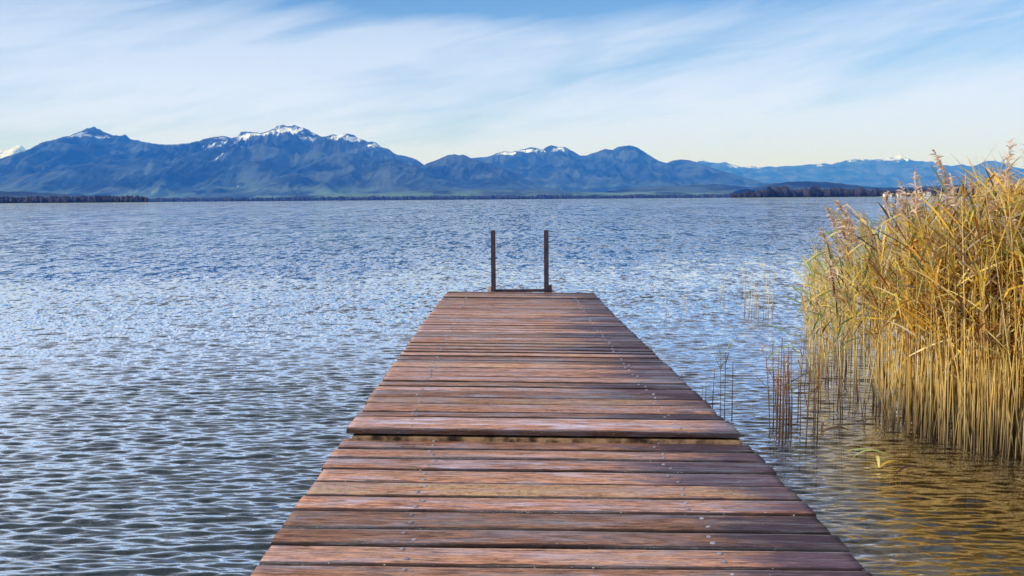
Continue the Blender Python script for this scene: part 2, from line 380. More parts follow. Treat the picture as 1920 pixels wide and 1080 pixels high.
# ------------------------------------------------------------------ mountains
def ridge(name, pts, D, df, db, mat, label, snow=(), snowline=None, meadow=None, step=2.0, rows=90, gully=.40, jag=.012, seed=1, base_y=None, peak_w=1.15, gsc=430.):
    px = np.array([p[0] for p in pts], float); py = np.array([p[1] for p in pts], float)
    xs = np.arange(px[0], px[-1]+.1, step)
    ys = np.interp(xs, px, py)
    P = np.array([unproj(a, b, D) for a, b in zip(xs, ys)])
    Xc, Hc = P[:, 0], np.maximum(P[:, 2], 1)
    endf = np.minimum(1, np.minimum((xs-xs[0]), (xs[-1]-xs))/12+.02) if True else 1
    Hj = Hc*(1+jag*2*(fbm(Xc/120., Xc*0+seed, 4, seed)-.5)+jag*1.3*(fbm(Xc/38., Xc*0+seed, 2, seed+4)-.5))
    vr = np.concatenate([-np.linspace(1, 0, rows)**1.0, np.linspace(0, 1, rows//3)[1:]])
    Yr = D + np.where(vr < 0, vr*df, vr*db)
    Xg = np.tile(Xc, (len(vr), 1)); Yg = np.tile(Yr[:, None], (1, len(Xc)))
    av = np.abs(vr)[:, None]
    warp = (fbm(Xg/1800., Yg/1500., 3, seed+5)-.5)*2600*av
    Hw = np.interp(Xg+warp, Xc, Hj)
    prof = (1-av)**peak_w
    rn = fbm((Xg+.8*warp)/gsc, Yg/(gsc*2.6), 5, seed+2, ridge=True, gain=.55)
    fn = fbm(Xg/130., Yg/200., 4, seed+8)-.5
    Hmix = Hj[None, :]*(1-av) + Hw*av
    Z = Hmix*prof + Hmix*gully*(rn-.62)*np.minimum(1, av*5)*(prof**.5)*1.6 + Hmix*.05*fn*np.minimum(1, av*10)*2*(prof**.4)
    Z = np.where(av >= .999, -30, Z)
    # never rise above the traced skyline as seen from the shore
    cap = np.interp(Xg/Yg, Xc/D, Hj-CAM_H)*(Yg/D)*.985+CAM_H
    Z = np.where(vr[:, None] == 0, Z, np.minimum(Z, cap))
    sn = np.zeros_like(Z)
    if snowline: sn = sstep(Z, snowline[0], snowline[1])*snowline[2]
    for (sx, sy, rx, ry, st) in snow:          # snow fields on particular slopes
        c0 = unproj(sx, sy, D); 
        ax = rx*D/F; az = ry*D/F
        g_ = np.exp(-(((Xg-c0.x)/ax)**2+((Z-c0.z)/az)**2))*st
        sn = np.maximum(sn, g_)
    md = np.zeros_like(Z)
    if meadow: md = (1-sstep(Z, meadow[0], meadow[1]))*meadow[2]
    o = mesh_np(name, np.stack([Xg, Yg, Z], -1).reshape(-1, 3), grid_faces(len(vr), len(xs)), mat, attrs={'snow': sn, 'meadow': md}, smooth=True)
    setp(o, label, 'mountain', kind='structure')
    return o
SKY_B = [(-160,330),(-60,308),(0,297),(20,291),(45,284),(54,279),(75,269),(105,260),(135,253),(150,247),(163,241),(178,238),(190,243),(203,249),(214,254),(224,254),(234,252),(243,259),(262,264),(285,270),(320,272),(350,270),(375,263),(392,259),(408,255),(425,257),(445,258),(452,248),(470,247),(485,248),(500,246),(512,243),(520,236),(532,235),(540,238),(552,236),(566,239),(576,243),(590,250),(605,255),(620,254),(640,250),(655,251),(672,258),(690,265),(705,266),(715,276),(730,280),(745,291),(760,292),(775,297),(788,304),(800,312),(830,322),(860,332),(900,340),(945,347),(990,352),(1050,362)]
ridge('mountain', SKY_B, 15500, 5200, 2500, M_mtn, 'long forested mountain with a snowy rocky summit on the left side of the lake view',
      snow=[(198,260,14,7,.85),(182,252,7,5,.6),(545,248,36,14,.92),(600,262,24,9,.7),(480,262,38,14,.66),(440,278,30,26,.52),(495,292,24,28,.52),(660,263,32,9,.9),(462,256,22,9,.75),(640,256,16,6,.9),(705,275,18,6,.65),(525,258,40,5,1.0),(420,262,16,8,.6)],
      meadow=(60, 330, .75), rows=110, seed=3, jag=.016)
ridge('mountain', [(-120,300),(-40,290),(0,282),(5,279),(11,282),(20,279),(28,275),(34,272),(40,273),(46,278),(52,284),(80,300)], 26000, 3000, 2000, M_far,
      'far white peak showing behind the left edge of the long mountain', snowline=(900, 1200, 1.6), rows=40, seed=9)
ridge('foothill', [(-150,352),(0,343),(40,330),(90,318),(140,310),(190,306),(230,312),(270,322),(330,336),(400,350),(440,360)], 12500, 2500, 2000, M_mtn, 'lower wooded hill below the leftmost summit', meadow=(40, 260, .7), rows=60, seed=21, jag=.03)
ridge('foothill', [(240,352),(290,325),(330,302),(352,296),(375,295),(400,302),(430,318),(470,334),(520,348),(560,358)], 13000, 2500, 2000, M_mtn, 'dark wooded hill below the saddle of the long mountain', meadow=(30, 240, .6), rows=60, seed=22, jag=.03)
ridge('foothill', [(460,356),(510,338),(560,315),(600,298),(635,288),(665,287),(700,297),(740,300),(790,316),(850,332),(900,345),(960,356)], 12800, 2800, 2000, M_mtn, 'broad dark wooded hill below the snowy rocky summit', meadow=(40, 230, .8), rows=60, seed=23, jag=.03)
ridge('hill', [(780,318),(800,306),(818,300),(835,293),(852,289),(868,290),(885,298),(900,303),(930,310),(960,322),(990,338),(1020,349),(1060,358)], 13600, 2600, 2000, M_mtn, 'rounded wooded hill between the two mountain groups', meadow=(40, 200, .8), rows=60, seed=24, jag=.02)
ridge('mountain', [(860,300),(890,296),(915,294),(930,288),(945,284),(960,285),(978,280),(995,276),(1005,277),(1015,281),(1022,277),(1034,272),(1045,275),(1060,276),(1075,284),(1088,292),(1100,291),(1110,287),(1122,284),(1135,279),(1148,281),(1157,276),(1170,273),(1183,272),(1195,277),(1210,286),(1225,296),(1240,303),(1250,306),(1262,301),(1278,299),(1295,301),(1312,306),(1330,313),(1360,322),(1390,331),(1430,342),(1480,352)], 18500, 5200, 2500, M_mtn,
      'blue mountain with two summits and small snow fields in the middle', snow=[(950,289,20,5,1.1),(1000,285,22,7,.85),(1048,282,20,7,.8),(1185,273,4,2,.7),(978,283,22,4,.7)], meadow=(60, 300, .6), rows=100, seed=31, jag=.012)
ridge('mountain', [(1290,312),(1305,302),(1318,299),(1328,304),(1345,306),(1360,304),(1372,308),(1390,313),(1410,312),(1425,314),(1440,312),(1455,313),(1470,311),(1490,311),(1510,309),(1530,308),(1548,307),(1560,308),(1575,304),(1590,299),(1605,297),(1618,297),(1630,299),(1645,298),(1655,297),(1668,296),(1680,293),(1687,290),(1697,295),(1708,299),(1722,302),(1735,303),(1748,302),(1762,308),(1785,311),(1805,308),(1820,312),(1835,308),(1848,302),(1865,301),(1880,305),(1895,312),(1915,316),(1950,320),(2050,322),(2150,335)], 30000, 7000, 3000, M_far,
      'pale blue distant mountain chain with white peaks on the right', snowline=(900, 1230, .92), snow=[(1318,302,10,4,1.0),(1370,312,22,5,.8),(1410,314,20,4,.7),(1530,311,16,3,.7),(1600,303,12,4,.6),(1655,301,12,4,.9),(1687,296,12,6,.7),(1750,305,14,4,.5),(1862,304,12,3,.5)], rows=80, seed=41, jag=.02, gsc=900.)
ridge('foothill', [(1140,358),(1180,352),(1230,349),(1290,347),(1340,345),(1390,349),(1420,352),(1460,358)], 9500, 1500, 1500, M_mtn, 'low dark hill at the foot of the middle mountain', meadow=(20, 90, .9), rows=40, seed=51, jag=.05)
ridge('foothill', [(1400,354),(1440,345),(1480,341),(1510,340),(1550,341),(1590,345),(1630,350),(1680,352),(1740,349),(1800,346),(1860,343),(1960,342),(2060,350)], 7500, 1400, 1200, M_mtn, 'low dark wooded hill behind the right shore', rows=40, seed=52, jag=.05)
ridge('foothill', [(-160,356),(-40,357),(40,359),(90,362),(140,365),(200,370)], 6000, 900, 900, M_mtn, 'low dark wooded hill behind the left spit', rows=40, seed=53, jag=.05)
ridge('foothill', [(600,366),(660,363),(740,360),(860,356),(960,356),(1060,359),(1140,361),(1240,358),(1300,361),(1380,364)], 8500, 1500, 1500, M_mtn, 'low meadow slope between the shore wood and the mountains', meadow=(30, 120, 1.0), rows=40, seed=54, jag=.06)

# ------------------------------------------------------------------ far woods along the shore (read as masses)
def wood(name, px0, px1, D, depth, hmin, hmax, n, label, seed, hp=None):
    rs = np.random.RandomState(seed); V = []; Fc = []; off = 0
    ng, ns = 5, 6
    for i in range(n):
        p = rs.uniform(px0, px1); dd = D+rs.uniform(0, depth)
        g0 = unproj(p, 374, dd)
        hs = 1 if hp is None else np.interp(p, hp[0], hp[1])
        h = rs.uniform(hmin, hmax)*hs*(.85+.3*vnoise(p*.07, seed)); r = h*rs.uniform(.24, .42)
        lv = np.array([.05, .25, .5, .78, 1.0]); rad = np.array([.5, 1, .95, .6, .05])*r
        th = np.linspace(0, 2*math.pi, ns, endpoint=False)+rs.rand()*6
        vv_ = []
        for z, q in zip(lv, rad):
            qq = q*rs.uniform(.75, 1.25, ns)
            vv_.append(np.stack([g0.x+qq*np.cos(th), dd+qq*np.sin(th), 1.0+z*h+rs.uniform(-.05, .05, ns)*h], -1))
        V.append(np.concatenate(vv_)); Fc.append(grid_faces(ng, ns, True)+off); off += ng*ns
    o = mesh_np(name, np.concatenate(V), np.concatenate(Fc), M_wood_far)
    setp(o, label, 'wood', kind='stuff'); return o
wood('far_wood', -160, 276, 2350, 130, 9, 17, 900, 'dark bare wood on the spit at the left edge of the lake', 61, ([-160, 240, 276], [1, 1, .8]))
wood('far_wood', 255, 1400, 6050, 300, 13, 27, 2800, 'thin band of trees along the far shore', 62)
wood('far_wood', 1372, 2150, 2350, 160, 13, 26, 1500, 'dark bare wood along the right shore behind the reeds', 63, ([1372, 1400, 1440, 1600, 1680, 1760, 2150], [.45, .7, 1, .85, .7, .75, .7]))

# lakeside houses in front of the right wood
def house(px, D, wdt, h, label, rz=0.0):
    g0 = unproj(px, 374, D)
    r = empty('house', (g0.x, D, .9), rz)
    setp(r, label, 'house', 'houses on the right shore')
    a, b = wdt/2, wdt*.4
    V = [(-a,-b,0),(a,-b,0),(a,b,0),(-a,b,0),(-a,-b,h),(a,-b,h),(a,b,h),(-a,b,h),(0,-b,h*1.5),(0,b,h*1.5)]
    me = bpy.data.meshes.new('wall'); me.from_pydata(V, [], [(0,1,5,8,4),(1,2,6,5),(2,3,7,9,6),(3,0,4,7)]); me.materials.append(M_white)
    o = bpy.data.objects.new('wall', me); C.objects.link(o); o.parent = r
    e = .6
    V = []
    for s in (-1, 1):
        V += [(s*(a+e), -b-e, h*(1.5-.5*(a+e)/a)+.1), (s*(a+e), b+e, h*(1.5-.5*(a+e)/a)+.1), (0, b+e, h*1.5+.1), (0, -b-e, h*1.5+.1)]
    V += [(x, y, z+.3) for x, y, z in V]
    Fc = []
    for k in (0, 4):
        Fc += [(k, k+1, k+2, k+3), (k+8, k+11, k+10, k+9), (k, k+3, k+11, k+8), (k+1, k+9, k+10, k+2), (k, k+8, k+9, k+1)]
    me = bpy.data.meshes.new('roof'); me.from_pydata(V, [], Fc); me.materials.append(M_roof)
    o = bpy.data.objects.new('roof', me); C.objects.link(o); o.parent = r
    for k, x in enumerate((-a*.5, a*.5)):
        me = bpy.data.meshes.new('window'); s = wdt*.08
        V = [(x-s,-b-.15,h*.45),(x+s,-b-.15,h*.45),(x+s,-b-.15,h*.75),(x-s,-b-.15,h*.75)]; V += [(p, -b-.003, q) for p, _, q in V]
        me.from_pydata(V, [], [(0,1,2,3),(0,4,5,1),(1,5,6,2),(2,6,7,3),(3,7,4,0)]); me.materials.append(M_pane)
        o = bpy.data.objects.new('window', me); C.objects.link(o); o.parent = r
house(1660, 2320, 9, 7, 'white gabled house by the water, leftmost of the lakeside houses', .2)
house(1669, 2330, 7, 6, 'small pale house close beside the leftmost lakeside house', -.2)
house(1684, 2325, 8, 8, 'narrow white house standing between the paired houses and the bright white one', .4)
house(1693, 2315, 10, 9, 'brightest white gabled house just left of the reeds', 0)
house(1737, 2330, 14, 8, 'wide pale house half hidden by reed tops', .1)
house(1766, 2330, 8, 6, 'pale house behind the tallest reed plume, rightmost of the lakeside houses', .1)

# ------------------------------------------------------------------ the jetty
dk = empty('jetty', (0.15, 3, 0))
setp(dk, 'long wooden jetty of red brown cross planks running out over the water', 'jetty')
DC = (.15, 3)
LEAN = -.018                                  # cross fall towards the right
def deck_at(d, far):
    """centre x, centre z, half width of the deck at distance d"""
    if not far:
        return .150+.0, CAM_H-1.1405+.003*(d-3), .95
    cx = np.interp(d, [4.5, 6.2, 9.3, 12.6, 20], [.141, .130, .103, .108, .11])
    h = np.interp(d, [4.5, 6.2, 9.3, 12.6], [1.088, 1.104, 1.139, 1.168])
    return cx, CAM_H-h, .92
rs = np.random.RandomState(4)
nail_me = None
def nail_mesh():
    global nail_me
    if nail_me: return nail_me
    V = []; nr = 10
    for z, q in ((-.002, .0095), (.0012, .0092), (.0030, .0065), (.0038, .002)):
        for k in range(nr):
            V.append((q*math.cos(k*6.2832/nr), q*math.sin(k*6.2832/nr), z))
    Fc = grid_faces(4, nr, True).tolist()
    me = bpy.data.meshes.new('nail'); me.from_pydata(V, [], Fc + [tuple(range(30, 40))]); me.materials.append(M_nail)
    nail_me = me; return me
def plank(d0, d1, far, th=.040, gold=0.1, wet=.5, lil=.5, tilt=0., dz=0.):
    """a plank from distance d0 to d1 with rounded, slightly uneven long edges; the far edge is d1"""
    dm = (d0+d1)/2; cx, cz, hw = deck_at(dm, far)
    wd = d1-d0
    nx = 60
    prof = [(-.5, -1), (-.5, -.14), (-.492, -.05), (-.465, -.0), (-.2, .03), (0, .04), (.2, .03), (.465, -.0), (.492, -.05), (.5, -.14), (.5, -1)]
    e0, e1 = rs.uniform(-.007, .007, 2)
    xs = np.linspace(-hw+e0, hw+e1, nx)
    sd_ = rs.randint(1000)
    wob0 = (fbm(xs*2.2, xs*0+sd_, 4, 1)-.5)*.010; wob1 = (fbm(xs*2.2, xs*0+sd_+9, 4, 1)-.5)*.010
    hgt = (fbm(xs*1.4, xs*0+sd_+20, 3, 1)-.5)*.006
    V = []
    for i, x in enumerate(xs):
        for (a, b) in prof:
            y = a*wd + (wob0[i] if a < 0 else wob1[i])*min(1, abs(a)*2.2)
            z = (b*th if b < 0 else b*.05) + hgt[i]*(1 if b > -.5 else 0) + tilt*a*wd
            V.append((x, y, z))
    n = len(prof)
    Fc = grid_faces(nx, n, True).tolist()
    Fc = [tuple(f[::-1]) for f in Fc] + [tuple(range(n))] + [tuple(range((nx-1)*n, nx*n))[::-1]]
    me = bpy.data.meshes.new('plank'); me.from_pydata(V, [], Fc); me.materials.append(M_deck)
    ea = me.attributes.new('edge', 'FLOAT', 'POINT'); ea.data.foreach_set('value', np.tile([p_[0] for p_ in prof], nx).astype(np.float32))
    for p in me.polygons[:-2]: p.use_smooth = all(2 <= (q_ % n) <= 8 for q_ in p.vertices)
    me.update()
    o = bpy.data.objects.new('plank', me); C.objects.link(o); o.parent = dk
    o.location = (cx-DC[0], dm-DC[1], cz+dz); o.rotation_euler = (0, -LEAN, -.0060+rs.normal(0, .0010))
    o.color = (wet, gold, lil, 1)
    if d1 > 2.2:
        for s in (-1, 1):
            for q in (-.24, .24):
                if far and rs.rand() < .10: continue
                nx_ = s*(.64 if far else .51) + .013*rs.normal(); ny = q*wd+rs.normal()*.008
                k = bpy.data.objects.new('nail', nail_mesh()); C.objects.link(k); k.parent = o
                k.location = (nx_, ny, .0012+tilt*ny+.001); k.rotation_euler = (rs.normal()*.06, rs.normal()*.06, 0)
                s_ = rs.uniform(.8, 1.05); k.scale = (s_, s_, 1.1)
    return o
# near section, boundaries read at the gaps (near edge, far edge, character)
GAP = .014
near_b = [3.144, 3.31, 3.50, 3.675, 3.859, 4.035, 4.212, 4.388, 4.565]
back = [near_b[0]-.177*k for k in range(30, 0, -1)]
bs = back+near_b
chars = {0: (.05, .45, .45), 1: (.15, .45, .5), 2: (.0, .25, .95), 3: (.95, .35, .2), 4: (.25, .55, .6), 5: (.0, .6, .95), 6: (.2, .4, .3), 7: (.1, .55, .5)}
for i in range(len(bs)-1):
    j = i-len(back)
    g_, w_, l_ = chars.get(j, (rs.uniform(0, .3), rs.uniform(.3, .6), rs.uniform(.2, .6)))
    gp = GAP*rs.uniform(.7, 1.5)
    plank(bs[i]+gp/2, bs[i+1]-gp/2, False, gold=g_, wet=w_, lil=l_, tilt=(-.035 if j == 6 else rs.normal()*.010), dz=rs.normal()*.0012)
# raised far section: first a broad board, then the rest
far_b = [4.525, 4.83, 4.98, 5.17, 5.35, 5.54, 5.69, 5.86, 6.04]
while far_b[-1] < 12.35: far_b.append(far_b[-1]+.172+rs.uniform(-.008, .008))
for i in range(len(far_b)-1):
    gp = GAP*rs.uniform(.8, 1.8)
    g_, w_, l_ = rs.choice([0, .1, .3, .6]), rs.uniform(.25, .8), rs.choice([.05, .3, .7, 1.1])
    tl = rs.normal()*.026
    if rs.rand() < .25: tl -= .03
    if i == 0: g_, w_, l_, tl = .0, .25, 1.15, -.02  # strong lilac paints a whitish sheen into the broad board's colour
    plank(far_b[i]+gp/2, far_b[i+1]-gp/2, True, th=(.022 if i == 0 else .040), gold=g_, wet=w_, lil=l_, tilt=tl, dz=rs.normal()*.0015+(.004 if i == 0 else 0))
def boxm(name, lo, hi, mat, parent, bev=.004):
    import bmesh
    bm = bmesh.new(); bmesh.ops.create_cube(bm, size=1)
    for v in bm.verts:
        v.co = Vector([(lo[k]+hi[k])/2+v.co[k]*(hi[k]-lo[k]) for k in range(3)])
    if bev: bmesh.ops.bevel(bm, geom=bm.edges[:], offset=bev, segments=2, affect='EDGES')
    me = bpy.data.meshes.new(name); bm.to_mesh(me); bm.free(); me.materials.append(mat)
    o = bpy.data.objects.new(name, me); C.objects.link(o); o.parent = parent; return o
# timber under the deck
def beam(name, x, d0, d1, far, wd=.08, ht=.16, drop=.0):
    V = []; ds = np.linspace(d0, d1, 24)
    for d in ds:
        cx, cz, hw = deck_at(d, far); z1 = cz-.052-drop+x*LEAN; z0 = z1-ht
        V += [(cx-DC[0]+x-wd/2, d-DC[1], z0), (cx-DC[0]+x+wd/2, d-DC[1], z0), (cx-DC[0]+x+wd/2, d-DC[1], z1), (cx-DC[0]+x-wd/2, d-DC[1], z1)]
    o = mesh_np(name, V, grid_faces(24, 4, True), M_dark, dk)
    return o
for x in (-.62, 0., .62):
    beam('joist', x, -2.1, 4.59, False); beam('joist', x, 4.66, 12.3, True, drop=.0)
o = boxm('crosspiece', (-.925, 4.526-DC[1], .40), (.905, 4.65-DC[1], .4815), M_block, dk); o.rotation_euler = (0, -LEAN, -.006)
for d in (.6, 4.3, 8.2, 12.0):
    cx, cz, hw = deck_at(d, d > 4.5)
    for s in (-1, 1):
        x = cx-DC[0]+s*(hw-.16)
        V = []
        for z in (-2.4, cz-.215):
            for k in range(14): V.append((x+.08*math.cos(k*.4488), d-DC[1]+.08*math.sin(k*.4488), z))
        o = mesh_np('pile', V, grid_faces(2, 14, True), M_dark, dk, smooth=True)

# ------------------------------------------------------------------ bathing ladder at the end of the jetty
LD = 12.46
pl = unproj(925.5, 546, LD); pr = unproj(1024.5, 546, LD); pt = unproj(925, 432, LD)
lad = empty('bathing_ladder', ((pl.x+pr.x)/2, LD, 0))
setp(lad, 'dark wooden bathing ladder with two tall posts at the far end of the jetty', 'ladder')
hx = (pr.x-pl.x)/2
for s in (-1, 1):
    boxm('post', (s*hx-.029, -.035, -.75), (s*hx+.029, .035, pt.z), M_post, lad, .006)
for z in (-.45, -.15, .14):
    boxm('rung', (-hx+.027, -.02, z-.02), (hx-.027, .03, z+.02), M_post, lad, .004)
boxm('top_step', (-hx+.027, .0, pl.z-.014), (hx-.027, .10, pl.z+.018), M_post, lad, .004)
o = boxm('bracket', (-hx-.075, -.03, pl.z-.12), (-hx-.031, .03, pl.z+.062), M_brk, lad, .004); o['label'] = 'pale wooden bracket'
o = boxm('bracket', (hx+.031, -.03, pl.z-.12), (hx+.070, .03, pl.z+.075), M_post, lad, .004); o['label'] = 'dark wooden bracket'

# ------------------------------------------------------------------ reeds
PAL = {
 'gold': [(.92, .60, .07), (.95, .72, .14), (.84, .46, .05), (.93, .78, .26)],
 'straw': [(.90, .68, .24), (.84, .60, .18), (.92, .76, .36)],
 'tan': [(.62, .48, .28), (.70, .58, .38), (.50, .40, .26)],
 'rust': [(.40, .17, .04), (.50, .22, .05), (.30, .12, .05), (.55, .30, .09)],
 'green': [(.34, .46, .10), (.46, .54, .16), (.22, .34, .09), (.55, .58, .20)],
 'dark': [(.10, .055, .035), (.15, .09, .05), (.20, .13, .08)],
 'plume': [(.80, .60, .42), (.86, .70, .52), (.66, .46, .32)],
}
def pick(r, name): return np.array(PAL[name][r.randint(len(PAL[name]))])*r.uniform(.8, 1.15)
class Geo:
    def __init__(s): s.V = []; s.F = []; s.c = []; s.n = 0
    def add(s, V, Fc, col):
        s.V.append(V); s.F.append(np.asarray(Fc)+s.n); s.c.append(col); s.n += len(V)
    def build(s, name, parent=None):
        return mesh_np(name, np.concatenate(s.V), np.concatenate(s.F), M_reed, parent, col=np.concatenate(s.c), smooth=True)
TF = grid_faces(7, 4, True); LF = grid_faces(7, 3)
def tube(G, pts, rad, cols):
    """4 sided tube along 7 points"""
    pts = np.asarray(pts); rad = np.asarray(rad)
    a = np.array([0, 1, 2, 3])*math.pi/2
    V = (pts[:, None, :]+np.stack([np.cos(a), np.sin(a), a*0], -1)[None]*rad[:, None, None]).reshape(-1, 3)
    G.add(V, TF, np.repeat(cols, 4, 0))
def leaf(G, r, p, az, el, L, W, col, droop=.5, tw=None):
    """folded strap leaf of 7 stations starting at p"""
    s = np.linspace(0, 1, 7)
    kink = r.uniform(.3, .8) if r.rand() < .2 else 2.
    e = el-droop*s**1.5*1.2-np.where(s > kink, r.uniform(.5, 1.4), 0)
    dx = np.cos(e)*math.cos(az); dy = np.cos(e)*math.sin(az); dz = np.sin(e)
    step = L/6
    P = np.zeros((7, 3)); P[0] = p
    for i in range(1, 7): P[i] = P[i-1]+step*np.array([dx[i], dy[i], dz[i]])
    roll = (r.uniform(-1.2, 1.2) if tw is None else tw)+s*r.uniform(-.8, .8)
    side = np.stack([-np.sin(az)*np.cos(roll), np.cos(az)*np.cos(roll), np.sin(roll)], -1)
    up = np.stack([-np.sin(e)*math.cos(az), -np.sin(e)*math.sin(az), np.cos(e)], -1)
    w_ = W*np.array([.35, .8, 1, .95, .75, .45, .03])[:, None]/2
    V = np.stack([P-side*w_+up*w_*.35, P, P+side*w_+up*w_*.35], 1).reshape(-1, 3)
    cc = np.tile(col, (21, 1))*np.repeat(np.linspace(1.0, .85, 7), 3)[:, None]
    G.add(V, LF, cc)
def plume(G, r, p, H, az, n=34, col='plume'):
    """loose drooping panicle"""
    for k in range(n):
        s = r.uniform(0, 1); q = np.array(p)+np.array([math.cos(az)*.12*s*s*H*3, math.sin(az)*.12*s*s*H*3, H*s])
        a2 = az+r.normal()*.9
        leaf(G, r, q, a2, r.uniform(.5, 1.25), r.uniform(.04, .11)*(1.15-.6*s), r.uniform(.006, .015), pick(r, col), droop=1.0)
def reed(r, H, lean=.06, leaves=8, leafpal=('gold',), stempal='straw', has_plume=False, wetz=.10, rad=.0035, leafz=.45, wind=None, geos=None, base=(0,0,0), LW=1., el=(0.5, 1.3)):
    """returns (stem, leaves, plume) geometry builders"""
    gs, gl, gp = geos if geos else (Geo(), [], Geo())
    la = r.uniform(0, 6.283) if wind is None else wind+r.normal()*.7
    ln = abs(r.normal())*lean
    s = np.linspace(0, 1, 7)
    bx, by, bz = base
    P = np.stack([bx+math.cos(la)*ln*H*s**1.6, by+math.sin(la)*ln*H*s**1.6, bz-.5*(1-s)**3*0+(-.45 + (H+.45)*s)], -1)
    sc1 = pick(r, stempal); wetc = pick(r, 'dark')
    f = sstep(P[:, 2]+r.uniform(-.05, .05), wetz-.06, wetz+.22)[:, None]
    tube(gs, P, rad*np.linspace(1.1, .5, 7), wetc*(1-f)+sc1*f)
    for k in range(leaves):
        q = r.uniform(leafz, .99); i = q*(H)  # height above water
        ss_ = (i+.45)/(H+.45); p = [np.interp(ss_, s, P[:, c]) for c in range(3)]
        az = r.uniform(0, 6.283) if wind is None or r.rand() < .35 else wind+r.normal()*.9
        G1 = gl if isinstance(gl, Geo) else Geo()
        leaf(G1, r, p, az, r.uniform(*el), r.uniform(.16, .44)*LW, r.uniform(.007, .020)*LW**.5, pick(r, leafpal[r.randint(len(leafpal))]), droop=r.uniform(.0, .45))
        if not isinstance(gl, Geo): gl.append(G1)
    if has_plume: plume(gp, r, P[-1]-np.array([0, 0, .06]), r.uniform(.20, .30), r.uniform(0, 6.283) if wind is None else wind, n=75)
    return gs, gl, gp
def reed_thing(r, name='reed', **kw):
    root = empty(name)
    gs, gl, gp = reed(r, **kw)
    gs.build('stem', root)
    for g_ in gl: g_.build('leaf', root)
    if gp.n: gp.build('plume', root)
    return root
def copy_tree(o):
    c = o.copy(); C.objects.link(c)
    for ch in kids[o.name]:
        d = ch.copy(); C.objects.link(d); d.parent = c
    return c
kids = {}
def protos(r, n, **kw):
    L_ = []
    for i in range(n):
        k2 = {a: (b[i % len(b)] if isinstance(b, list) else b) for a, b in kw.items()}
        o = reed_thing(r, **k2); kids[o.name] = [c for c in C.objects if c.parent == o]
        L_.append([o, False]); protoH[o.name] = k2['H']
    return L_
protoH = {}
def put(P, r, x, y, H, label, group, tiltx=0, tilty=0, rz=None, scz=None):
    e = P[r.randint(len(P))]
    if not e[1]: o = e[0]; e[1] = True
    else: o = copy_tree(e[0])
    s_ = H/protoH[e[0].name]
    sxy = .5+.5*s_
    o.location = (x, y, 0); o.rotation_euler = (tiltx, tilty, r.uniform(0, 6.283) if rz is None else rz); o.scale = (sxy, sxy, s_)
    return setp(o, label, 'reed', group)
r = np.random.RandomState(77)
G1 = 'reeds standing in open water'
bare = protos(r, 5, H=.6, leaves=0, stempal='straw', wetz=.03, lean=.05, rad=.0055)
barelf = protos(r, 3, H=.6, leaves=[1, 2, 1], leafpal=('straw', 'dark'), stempal='straw', wetz=.03, lean=.06, rad=.0055, LW=.7)
for px, py, top in ((1396,592,500),(1405,596,512),(1410,600,508),(1414,598,530),(1421,602,520),(1431,600,505),(1436,594,515),(1440,598,518),(1449,602,515),(1446,590,508),(1409,585,540),(1417,590,536),(1403,601,545)):
    p = on_water(px, py); H = unproj(px, top, p.y).z
    put(barelf if r.rand() < .3 else bare, r, p.x, p.y, H, 'pale thin reed stem in the small clump standing alone beyond the reed bed', 'stems of the small clump in open water')
for (px, py, top, lb) in ((1251, 590, 548, 'short pale reed stem standing alone, leftmost in the open water'), (1276, 596, 553, 'short pale reed stem, left of the pair in open water'), (1286, 596, 551, 'short pale reed stem, right of the pair in open water'),
                      (1351, 568, 528, 'short pale reed stem at the left of the lone pair behind the dock stems'), (1358, 566, 515, 'taller pale reed stem of the lone pair behind the dock stems'), (1391, 560, 490, 'tall thin pale reed stem left of the small clump')):
    p = on_water(px, py); H = unproj(px, top, p.y).z
    put(bare, r, p.x, p.y, H, lb, G1)
# near the jetty edge
dkbare = protos(r, 4, H=.5, leaves=0, stempal='dark', wetz=.12, lean=.05, rad=.0050)
dkleaf = protos(r, 2, H=.5, leaves=6, leafpal=('green', 'dark'), stempal='dark', wetz=.12, lean=.03, LW=.5, leafz=.75)
for (px, py, top, k, lb) in ((1316, 752, 722, 0, 'stubby dark reed stem closest to the jetty edge'), (1323, 752, 718, 0, 'stubby dark reed stem second from the jetty edge'), (1334, 762, 690, 0, 'thin brown reed stem beside the green topped reed'),
                         (1352, 782, 672, 1, 'dark reed stem with green leaves at its top beside the jetty'), (1358, 780, 660, 1, 'tallest leafy reed stem beside the jetty'), (1372, 786, 678, 0, 'straight thin dark reed stem to the right of the green topped reed')):
    p = on_water(px, py); H = unproj(px, top, p.y).z
    put(dkleaf if k else dkbare, r, p.x, p.y, H, lb, 'reeds beside the jetty')
# dark clump to the left of the bed
brown = protos(r, 5, H=.7, leaves=[2, 0, 3, 0, 1], leafpal=('rust', 'dark', 'green'), stempal='rust', wetz=.30, lean=.04, rad=.0052, LW=.8)
for k in range(36):
    px = r.choice([1449, 1455, 1462, 1470, 1478, 1484, 1499, 1504, 1523, 1530])+r.normal()*3; py = r.uniform(780, 828)
    p = on_water(px, py); H = unproj(px, r.uniform(630, 720), p.y).z
    put(brown, r, p.x, p.y, H, 'dark brown reed stem in the open clump left of the reed bed', 'dark stems left of the reed bed')
